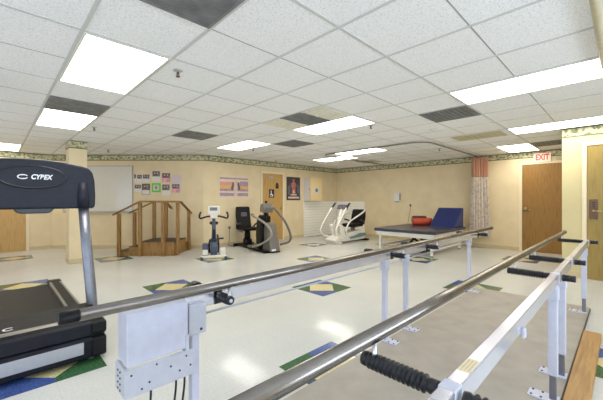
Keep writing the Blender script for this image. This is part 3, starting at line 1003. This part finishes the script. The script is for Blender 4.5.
def muscle_poster():
    s0, s1, z0, z1 = 6.80, 7.36, 1.27, 2.0
    t = thing('poster', 'black poster of a red human anatomy figure beside the door', 'poster', (7.08, Y_L, 1.6), 0)
    MB(FL).box(s0-.015, s1+.015, z0-.015, z1+.015, .001, .02).build('poster_frame', 'ink', t)
    p = MB(FL).use('p_black').box(s0, s1, z0, z1, .02, .022)
    c = (s0+s1)/2
    p.use('p_grey').prism([(s0+.02, z0+.16), (s0+.12, z0+.16), (s0+.15, z0+.5), (s0+.02, z0+.42)], .022, .023, 'z')
    p.prism([(s1-.12, z0+.2), (s1-.02, z0+.2), (s1-.02, z0+.45), (s1-.14, z0+.52)], .022, .023, 'z')
    p.use('p_flesh').prism([(c-.10, z0+.22), (c-.03, z0+.19), (c+.03, z0+.19), (c+.10, z0+.22), (c+.07, z0+.34), (c+.12, z0+.52), (c+.04, z0+.58), (c-.04, z0+.58), (c-.12, z0+.52), (c-.07, z0+.34)], .0222, .025, 'z')
    p.lathe((c, z0+.635, .022), (c, z0+.635, .025), [(0, .05), (.002, .05)], 16)
    p.use('p_bone').box(c-.14, c+.14, z0+.14, z0+.18, .0222, .024)
    p.box(c-.03, c+.03, z0+.2, z0+.32, .0252, .026)
    p.box(s0+.04, s1-.04, z0+.04, z0+.10, .0222, .0235)
    p.build('print', None, t)
muscle_poster()
def cabinet():
    x0, x1, y0, y1, z0, z1 = 7.56, 8.12, 7.30, Y_L-.001, 1.235, 2.0
    t = thing('wall_cabinet', 'cream wall cabinet above the white slatted panel', 'cabinet', (7.84, 7.5, z0))
    MB().use('cabinet_side').box(x0, x1, y0+.02, y1, z0, z1).build('body', None, t)
    d = MB().box(x0+.002, x1-.002, y0, y0+.019, z0+.002, z1-.002, .003, 1).build('door', 'cabinet', t)
    q = MB().use('white_card').lathe((7.85, y0, 1.58), (7.85, y0-.003, 1.58), [(0, .13), (.002, .13)], 24)
    q.use('teal').lathe((7.85, y0-.003, 1.59), (7.85, y0-.005, 1.59), [(0, .07), (.001, .07)], 20)
    q.use('p_grey').prism([(7.81, 1.60), (7.89, 1.60), (7.85, 1.54)], y0-.006, y0-.005, 'y')
    q.build('round_decal', None, d)
    MB().box(x0-.004, x0, y0+.1, y0+.28, 1.3, 1.94).build('side_notice', 'white_card', t)
    MB().lathe((x0-.004, y0+.05, 1.62), (x0-.012, y0+.05, 1.62), [(0, .025), (.007, .022)], 12).build('lock', 'p_flesh', t)
cabinet()
def door_signs():
    t = thing('door_sign', 'black square door sign with a white figure', 'sign', (6.16, Y_L-.02, 1.45))
    MB(FL).box(6.05, 6.25, 1.33, 1.59, .0185, .026).build('plate', 'ink', t)
    f = MB(FL).lathe((6.13, 1.53, .026), (6.13, 1.53, .028), [(0, .022), (.0015, .022)], 12)
    f.prism([(6.11, 1.50), (6.15, 1.50), (6.16, 1.44), (6.20, 1.43), (6.21, 1.37), (6.18, 1.37), (6.17, 1.405), (6.12, 1.41)], .026, .028, 'z')
    ring = [(6.135+.05*math.cos(q), 1.405+.05*math.sin(q), .0275) for q in [math.radians(a) for a in range(120, 340, 20)]]
    f.tube(ring, .007, 6)
    f.build('figure', 'letter_white', t)
    t = thing('door_sign', 'small black tag high on the left wall door', 'sign', (6.37, Y_L-.02, 1.7))
    MB(FL).prism([(6.31, 1.62), (6.43, 1.62), (6.43, 1.72), (6.40, 1.80), (6.34, 1.80), (6.31, 1.72)], .0185, .026, 'z').build('plate', 'ink', t)
    MB(FL).lathe((6.37, 1.71, .026), (6.37, 1.71, .028), [(0, .02), (.0015, .02)], 12).build('mark', 'p_grey', t)
    # door closer bracket at the top of the slab
    c = MB(FL).box(6.02, 6.20, 1.93, 1.99, .0185, .05, .005).build('door_closer', 'alu', None, (6.11, Y_L-.03, 1.96))
    tag(c, 'small metal closer at the head of the left wall door', 'door closer')
door_signs()
def outlet(fr, s, z, label, cordpath=None):
    t = thing('wall_outlet', label, 'outlet', tuple(fr @ Vector((s, z, 0))))
    MB(fr).box(s-.035, s+.035, z-.057, z+.057, .001, .007, .002, 1).build('cover_plate', 'casing', t)
    MB(fr).box(s-.026, s+.026, z-.04, z+.03, .007, .04, .006).build('plug', 'p_grey', t)
    if cordpath:
        MB(fr).tube(smooth_path(cordpath), .006, 6).build('cord', 'cord', t)
outlet(FL, 4.66, .50, 'wall outlet with dark plug between the bikes', [(4.66, .47, .025), (4.655, .3, .03), (4.64, .1, .03), (4.60, .01, .06), (4.5, .008, .2)])
outlet(FRT, -4.67, 1.10, 'wall outlet with hanging cord above the padded table', [(-4.67, 1.06, .03), (-4.68, .9, .03), (-4.72, .7, .03), (-4.76, .45, .03), (-4.78, .2, .03)])
t = thing('wall_mounted_dispenser', 'white dispenser on the right wall left of the padded table', 'dispenser', (X_R, 5.1, 1.36))
MB(FRT).box(-5.20, -5.01, 1.22, 1.50, .001, .10, .02).build('case', 'device', t)
MB(FRT).box(-5.03, -5.005, 1.25, 1.47, .02, .09, .004).build('side_panel', 'device_grey', t)
MB(FRT).box(-5.16, -5.06, 1.195, 1.225, .02, .11, .008).build('push_bar', 'device_grey', t)

# exit sign
t = thing('exit_sign', 'white EXIT sign with red letters above the far right door', 'exit sign', (X_R, 1.38, 2.2))
s0, s1 = -1.52, -1.19
MB(FRT).box(s0, s1, 2.165, 2.375, .006, .05, .006).build('sign_box', 'sign_white', t)
mb = MB()
text_into(mb, 'EXIT', .19, FRT @ Matrix.Translation(((s0+s1)/2, 2.27, .0505)), .006, 0, .003, .26)
mb.build('lettering', 'red', t)
t = thing('emergency_light', 'small cream unit on the wall right of the EXIT sign', 'emergency light', (X_R, .98, 2.2))
MB(FRT).box(-1.10, -.90, 2.19, 2.25, .002, .06, .006).build('case', 'tan_rim', t)

# ------------------------------------------------------------------ padded table and what lies on it
def mat_table():
    x0, x1, y0, y1 = 6.78, 8.68, 2.84, 4.36
    t = thing('treatment_table', 'wide padded therapy table with navy top and white frame', 'treatment table', ((x0+x1)/2, (y0+y1)/2, 0))
    MB().box(x0, x1, y0, y1, .50, .578, .022, 3).build('padded_top', 'vinyl_navy', t)
    mb = MB()
    i = .05
    mb.box(x0+i, x1-i, y0+i, y0+i+.05, .40, .50); mb.box(x0+i, x1-i, y1-i-.05, y1-i, .40, .50)
    mb.box(x0+i, x0+i+.05, y0+i+.05, y1-i-.05, .40, .50); mb.box(x1-i-.05, x1-i, y0+i+.05, y1-i-.05, .40, .50)
    mb.build('frame', 'cream_plastic', t)
    for x in (x0+.12, x1-.12):
        for y in (y0+.12, y1-.12):
            l = MB().box(x-.025, x+.025, y-.025, y+.025, .02, .41, .004).build('leg', 'cream_plastic', t)
            MB().lathe((x, y, 0), (x, y, .03), [(0, .035), (.015, .035), (.02, .02), (.03, .02)], 12).build('rubber_foot', 'black_rubber', l)
    MB().box(x0+.12, x1-.12, y0+.10, y0+.14, .12, .16).build('stretcher', 'cream_plastic', t)
    MB().box(x0+.12, x1-.12, y1-.14, y1-.10, .12, .16).build('stretcher', 'cream_plastic', t)
    b = MB().box(7.3, 8.2, 3.35, 3.95, 0.0, .10, .01)
    b.tube([(7.4, 3.5, .1), (8.1, 3.5, .40)], .03, 8); b.tube([(7.4, 3.8, .1), (8.1, 3.8, .40)], .03, 8)
    b.tube([(8.1, 3.55, .1), (7.4, 3.55, .40)], .03, 8); b.tube([(8.1, 3.75, .1), (7.4, 3.75, .40)], .03, 8)
    b.build('lift_base', 'black_plastic', t)
mat_table()
w = MB().prism([(8.0, .5785), (8.645, .5785), (8.645, 1.05), (8.59, 1.055)], 2.885, 3.5, 'y', .014, 2).build('foam_wedge', 'vinyl_blue', None, (8.35, 3.2, .5785))
tag(w, 'royal blue foam wedge standing on the padded table', 'wedge')
mb = MB().lathe((8.12, 4.0, .678), (8.42, 3.60, .678), [(0, .08), (.012, .098), (.48, .098), (.50, .08)], 24)
b = mb.build('bolster', 'vinyl_red', None, (8.3, 3.8, .58))
tag(b, 'orange red round bolster lying left of the blue wedge', 'bolster')
mb = MB().lathe((8.36, 4.13, .70), (8.60, 3.84, .70), [(0, .10), (.012, .12), (.36, .12), (.37, .10)], 24)
b = mb.build('bolster', 'vinyl_maroon', None, (8.45, 3.95, .58))
tag(b, 'dark maroon bolster behind the orange red one', 'bolster')

# ------------------------------------------------------------------ privacy curtain, gathered at the wall end of its track
def curtain():
    t = thing('privacy_curtain', 'gathered hospital curtain, salmon mesh above pale floral cloth', 'curtain', (8.95, 2.66, .3))
    # gathered path in plan
    P = []
    n = 120
    for k in range(n+1):
        f = k/n
        q = .075*math.sin(f*PI*13)*(.75+.25*math.sin(f*11))
        x = 8.925+.265*f+.76*q
        y = 2.775-.31*f+.65*q
        P.append((x, y))
    def cloth(z0, z1, name, mat, flare):
        V, F = [], []
        rows = 14
        for r in range(rows+1):
            z = z1+(z0-z1)*r/rows
            g = 1+flare*r/rows
            for (x, y) in P:
                V.append((8.95+(x-8.95)*(1+.06*flare*r/rows), 2.66+(y-2.66)*g, z))
        m = n+1
        for r in range(rows):
            for k in range(n):
                F.append((r*m+k, r*m+k+1, (r+1)*m+k+1, (r+1)*m+k))
        o = MB().add(V, F, True).build(name, mat, t)
        s = o.modifiers.new('thickness', 'SOLIDIFY')
        s.thickness = .004
        return o
    cloth(1.86, 2.36, 'mesh_header', 'mesh_pink', .0)
    cloth(.31, 1.86, 'floral_cloth', 'floral', .35)
    mb = MB()
    for k in range(0, 120, 8):
        x, y = P[k]
        mb.tube([(x, 2.71, 2.393), (x, (y+2.71)/2, 2.375), (x, y, 2.355)], .003, 5)
    mb.build('hooks', 'alu', t)
curtain()

# ------------------------------------------------------------------ exercise machines
def stationary_bike():
    cx, cy = 3.50, 6.37
    rot = math.atan2(6.37, 3.50)-PI/2                                    # local x across, local y away from the camera
    t = thing('stationary_bike', 'small upright exercise bike with white console and dark handlebars', 'exercise bike', (cx, cy, 0), rot)
    F = WM[t.name]
    P = lambda: MB(F)
    b = P().box(-.27, .27, -.30, -.22, .02, .075, .02).build('front_stabiliser', 'cream_plastic', t)
    P().box(-.25, .25, .42, .50, .02, .075, .02).build('rear_stabiliser', 'cream_plastic', t)
    for x in (-.25, .25):
        P().box(x-.03, x+.03, -.31, -.21, 0, .05, .01).build('foot', 'bike_blue', t)
    P().box(-.03, .03, -.25, .46, .05, .10, .01).build('frame', 'bike_blue', t)
    # housing with two side covers
    P().prism([(-.22, .07), (.28, .07), (.30, .24), (.14, .40), (-.10, .42), (-.24, .26)], -.07, .07, 'x', .02, 3).build('housing', 'bike_blue', t)
    P().box(-.24, -.12, -.26, -.10, .06, .33, .025).build('side_cover', 'bike_blue', t)
    P().box(-.235, -.125, -.265, -.255, .09, .2, .004).build('cover_panel', 'cream_plastic', t)
    P().box(.12, .25, -.20, -.05, .05, .22, .025).build('side_cover', 'cream_plastic', t)
    # column
    P().tube([(0, -.12, .35), (0, -.10, .6), (0, -.08, .88)], [.055, .042, .032], 14).build('column', 'bike_blue', t)
    P().box(-.022, .022, -.165, -.13, .40, .62, .006).build('column_panel', 'black_plastic', t)
    # crank arms and pedals
    for s in (-1, 1):
        c = P().tube([(s*.085, .02, .27), (s*.11, -.06, .27+s*.14)], .016, 8).build('crank', 'black_plastic', t)
        P().box(s*.11-.0 if s > 0 else -.21, .21 if s > 0 else -.11, -.11, -.01, .255+s*.14, .285+s*.14, .006).build('pedal', 'black_rubber', c)
        P().tube([(s*.09, -.17, .12), (s*.10, -.18, .30), (s*.075, -.17, .46+.05*s)], .02, 8).build('foot_strap', 'black_rubber', t)
    # seat
    P().tube([(0, .26, .36), (0, .32, .70)], .024, 10).build('seat_post', 'chrome_soft', t)
    P().prism([(-.035, .16), (.035, .16), (.10, .40), (.08, .46), (-.08, .46), (-.10, .40)], .69, .755, 'z', .02, 3).build('seat', 'black_plastic', t)
    # handlebars
    for s in (-1, 1):
        P().tube(smooth_path([(0, -.10, .885), (s*.10, -.12, .905), (s*.20, -.15, .885), (s*.265, -.22, .865), (s*.295, -.27, .90), (s*.285, -.27, .97), (s*.265, -.25, 1.0)]), .019, 10).build('handlebar', 'black_rubber', t)
    # console
    c = P().box(-.13, .13, -.17, -.06, .955, 1.135, .02).build('console', 'cream_plastic', t)
    P().box(-.085, .07, -.178, -.17, 1.03, 1.10, .002, 1).build('screen', 'screen', c)
    P().prism([(-.07, .86), (.07, .86), (.085, .96), (-.085, .96)], -.155, -.06, 'y', .012, 2).build('console_neck', 'cream_plastic', c)
stationary_bike()

def recumbent_stepper():
    rot = math.radians(-100)                         # local x = direction the rider faces
    t = thing('recumbent_stepper', 'grey recumbent stepper with high backed black seat before the door', 'exercise machine', (4.76, 5.95, 0), rot)
    F = WM[t.name]
    P = lambda: MB(F)
    P().box(-1.5, .10, -.22, .22, .0, .05, .012).build('base_frame', 'black_plastic', t)
    P().box(-1.58, -1.495, -.3, .3, .0, .06, .01).build('rear_foot', 'black_plastic', t)
    # taupe shroud
    P().prism([(-.30, .03), (.18, .03), (.19, .10), (.06, .50), (-.02, .70), (-.12, .72), (-.20, .50), (-.28, .16)], -.09, .17, 'y', .035, 3).build('shroud', 'grey_shroud', t)
    P().prism([(-.24, .05), (-.42, .06), (-.46, .40), (-.40, .78), (-.28, .90), (-.16, .86), (-.14, .3)], -.17, .11, 'y', .03, 2).build('inner_shroud', 'black_plastic', t)
    P().box(.10, .196, -.06, .05, .055, .10, .005).build('badge', 'letter_white', t)
    P().tube([(-.16, 0, .65), (-.20, 0, .86), (-.22, 0, 1.0)], [.08, .06, .05], 12).build('mast', 'black_plastic', t)
    c = P().prism([(-.30, .98), (-.12, .94), (-.06, 1.06), (-.14, 1.19), (-.26, 1.16)], -.14, .14, 'y', .03, 3).build('console', 'grey_shroud', t)
    P().tube([(-.22, 0, 1.17), (-.2, 0, 1.23)], .03, 10).build('console_knob', 'black_plastic', c)
    # moving arms: long loops from the handles round to the pedals
    for s in (-1,):
        y = s*.27
        k = P().tube(smooth_path([(-.58, y*.68, .88), (-.42, y*.85, .85), (-.2, y*.7, .79), (.04, y*.45, .67), (.16, y*.22, .50), (.14, y*.3, .36), (-.1, y*.75, .20), (-.34, y*1.1, .12)]), .028, 12).build('lever_arm', 'pale_tube', t)
        P().tube([(-.64, y*.64, .885), (-.54, y*.71, .876)], .036, 12).build('hand_grip', 'grey_shroud' if s < 0 else 'black_rubber', k)
        P().box(-.56, -.36, y*1.1-.055, y*1.1+.055, .09, .14, .015).build('pedal', 'grey_shroud', k)
    P().tube(smooth_path([(-.20, .13, 1.12), (-.12, .26, .98), (0, .43, .70), (.02, .56, .40), (-.02, .55, .22), (-.16, .36, .14)]), .03, 12).build('side_lever', 'grey_shroud', t)
    Q = lambda: MB(F @ Matrix.Translation((-.24, 0, 0)))
    # seat unit
    Q().box(-1.16, -.94, -.09, .09, .05, .20, .02).build('seat_carriage', 'black_plastic', t)
    Q().tube([(-1.06, 0, .18), (-1.05, 0, .44)], [.09, .07], 12).build('seat_post', 'black_plastic', t)
    Q().prism([(-1.28, .43), (-.74, .44), (-.70, .49), (-.76, .525), (-1.26, .51)], -.235, .235, 'y', .025, 3).build('seat', 'black_plastic', t)
    Q().prism([(-1.32, .50), (-1.20, .50), (-1.28, .80), (-1.33, 1.06), (-1.42, 1.08), (-1.43, .82)], -.20, .20, 'y', .03, 3).build('backrest', 'black_plastic', t)
    Q().prism([(-1.30, .82), (-1.27, .80), (-1.32, .98), (-1.345, .98)], -.09, .09, 'y', .008, 2).build('backrest_insert', 'p_grey', t)
    for s in (-1, 1):
        Q().tube(smooth_path([(-1.22, s*.24, .48), (-1.1, s*.285, .60), (-.92, s*.29, .63), (-.80, s*.29, .64)]), .024, 10).build('armrest', 'black_rubber', t)
    Q().tube([(-1.0, -.26, .42), (-.78, -.26, .42)], .013, 8).build('adjust_bar', 'bike_blue', t)
recumbent_stepper()

def white_stepper():
    t = thing('recumbent_stepper', 'white recumbent stepper with black seat in the slatted corner', 'exercise machine', (7.52, 5.86, 0), PI)
    F = WM[t.name]                                   # local x = facing the left of the room
    P = lambda: MB(F)
    P().prism([(-.80, .05), (.65, .05), (.70, .12), (.52, .20), (.05, .27), (-.45, .34), (-.80, .32), (-.86, .16)], -.20, .20, 'y', .04, 3).build('body_shell', 'cream_plastic', t)
    P().prism([(-.82, .15), (-.05, .10), (.05, .17), (-.2, .19), (-.5, .25), (-.8, .24)], .198, .206, 'y').build('side_stripe', 'teal', t)
    P().prism([(-.82, .15), (-.05, .10), (.05, .17), (-.2, .19), (-.5, .25), (-.8, .24)], -.206, -.198, 'y').build('side_stripe', 'teal', t)
    P().box(-.92, -.80, -.26, .26, 0, .06, .012).build('rear_foot', 'black_plastic', t)
    P().box(.45, .60, -.28, .28, 0, .06, .012).build('front_foot', 'cream_plastic', t)
    # pedestal and console
    P().tube([(.34, 0, .18), (.27, 0, .6), (.12, 0, .98)], [.085, .06, .04], 12).build('mast', 'cream_plastic', t)
    P().prism([(.02, .97), (.16, .99), (.10, 1.13), (.02, 1.10)], -.16, .16, 'y', .02, 2).build('console', 'p_grey', t)
    for s in (-1, 1):
        y = s*.27
        k = P().tube(smooth_path([(.16, y, 1.10), (.30, y, .98), (.52, y*1.05, .72), (.70, y*1.05, .50), (.74, y*1.05, .36), (.60, y, .22), (.36, y*.8, .15)]), .024, 12).build('lever_arm', 'cream_plastic', t)
        P().tube([(.10, y, 1.16), (.25, y, 1.03)], .03, 12).build('hand_grip', 'black_rubber', k)
        f = P().tube(smooth_path([(-.70, y*1.0, .96), (-.50, y*1.05, .86), (-.12, y*1.05, .72), (.12, y, .60), (.22, y*.9, .40), (.16, y*.8, .22)]), .024, 12).build('link_arm', 'cream_plastic', t)
        P().prism([(.20, .20), (.34, .22), (.46, .52), (.40, .56), (.30, .50)], y*.62-.05, y*.62+.05, 'y', .012, 2).build('foot_plate', 'cream_plastic', t)
        P().prism([(.195, .26), (.22, .25), (.33, .50), (.30, .505)], y*.62-.042, y*.62+.042, 'y', .004, 1).build('foot_pad', 'black_rubber', t)
    # seat
    P().tube([(-.42, 0, .28), (-.42, 0, .46)], .07, 12).build('seat_post', 'pale_tube', t)
    P().prism([(-.66, .45), (-.16, .44), (-.12, .49), (-.18, .54), (-.64, .55)], -.23, .23, 'y', .025, 3).build('seat', 'black_plastic', t)
    P().prism([(-.74, .50), (-.58, .52), (-.64, .80), (-.70, .96), (-.80, .97), (-.82, .74)], -.22, .22, 'y', .03, 3).build('backrest', 'black_plastic', t)
    for s in (-1, 1):
        P().tube(smooth_path([(-.66, s*.25, .52), (-.56, s*.29, .62), (-.38, s*.29, .66)]), .022, 10).build('armrest', 'black_rubber', t)
white_stepper()

# ------------------------------------------------------------------ light, world, camera
w = bpy.data.worlds.new('World')
scene.world = w
w.use_nodes = True
bgn = w.node_tree.nodes['Background']
bgn.inputs['Color'].default_value = (.62, .74, 1, 1)
bgn.inputs['Strength'].default_value = 1.0
def window_fill(loc, rot, w, h, energy):  # cool area lamp outside an added window, angled upward as fill
    la = bpy.data.lights.new('window_fill', 'AREA')
    la.shape = 'RECTANGLE'
    la.size, la.size_y = w, h
    la.energy = energy
    la.color = (.72, .84, 1.0)
    lo = bpy.data.objects.new('window_fill', la)
    COL.objects.link(lo)
    lo.location = loc
    lo.rotation_euler = rot
window_fill((XL-.25, 6.4, 1.25), (PI/2+.45, 0, -PI/2), 3.2, 1.2, 16)  # added fill at the extra side window, lifts the far ceiling
# added lamps outside the other two unseen windows, tilted up to brighten the ceiling
window_fill((XL-.25, 1.0, 1.25), (PI/2+.5, 0, -PI/2), 5.3, 1.2, 40)
window_fill((1.06, YB-.25, 1.25), (PI/2+.3, 0, 0), 4.9, 1.2, 150)

cam = bpy.data.cameras.new('camera')
cam.sensor_width = 36
cam.lens = 36*315/603
cam.clip_start = .02
co = bpy.data.objects.new('camera', cam)
COL.objects.link(co)
co.location = (0, 0, CAM_Z)
co.rotation_euler = (PI/2, 0, A-PI/2)
scene.camera = co
scene.view_settings.view_transform = 'Standard'
scene.view_settings.look = 'None'
scene.view_settings.exposure = .43
scene.view_settings.gamma = 1
scene.view_settings.use_curve_mapping = False
scene.cycles.use_denoising = True
scene.cycles.max_bounces = 8
scene.cycles.diffuse_bounces = 5
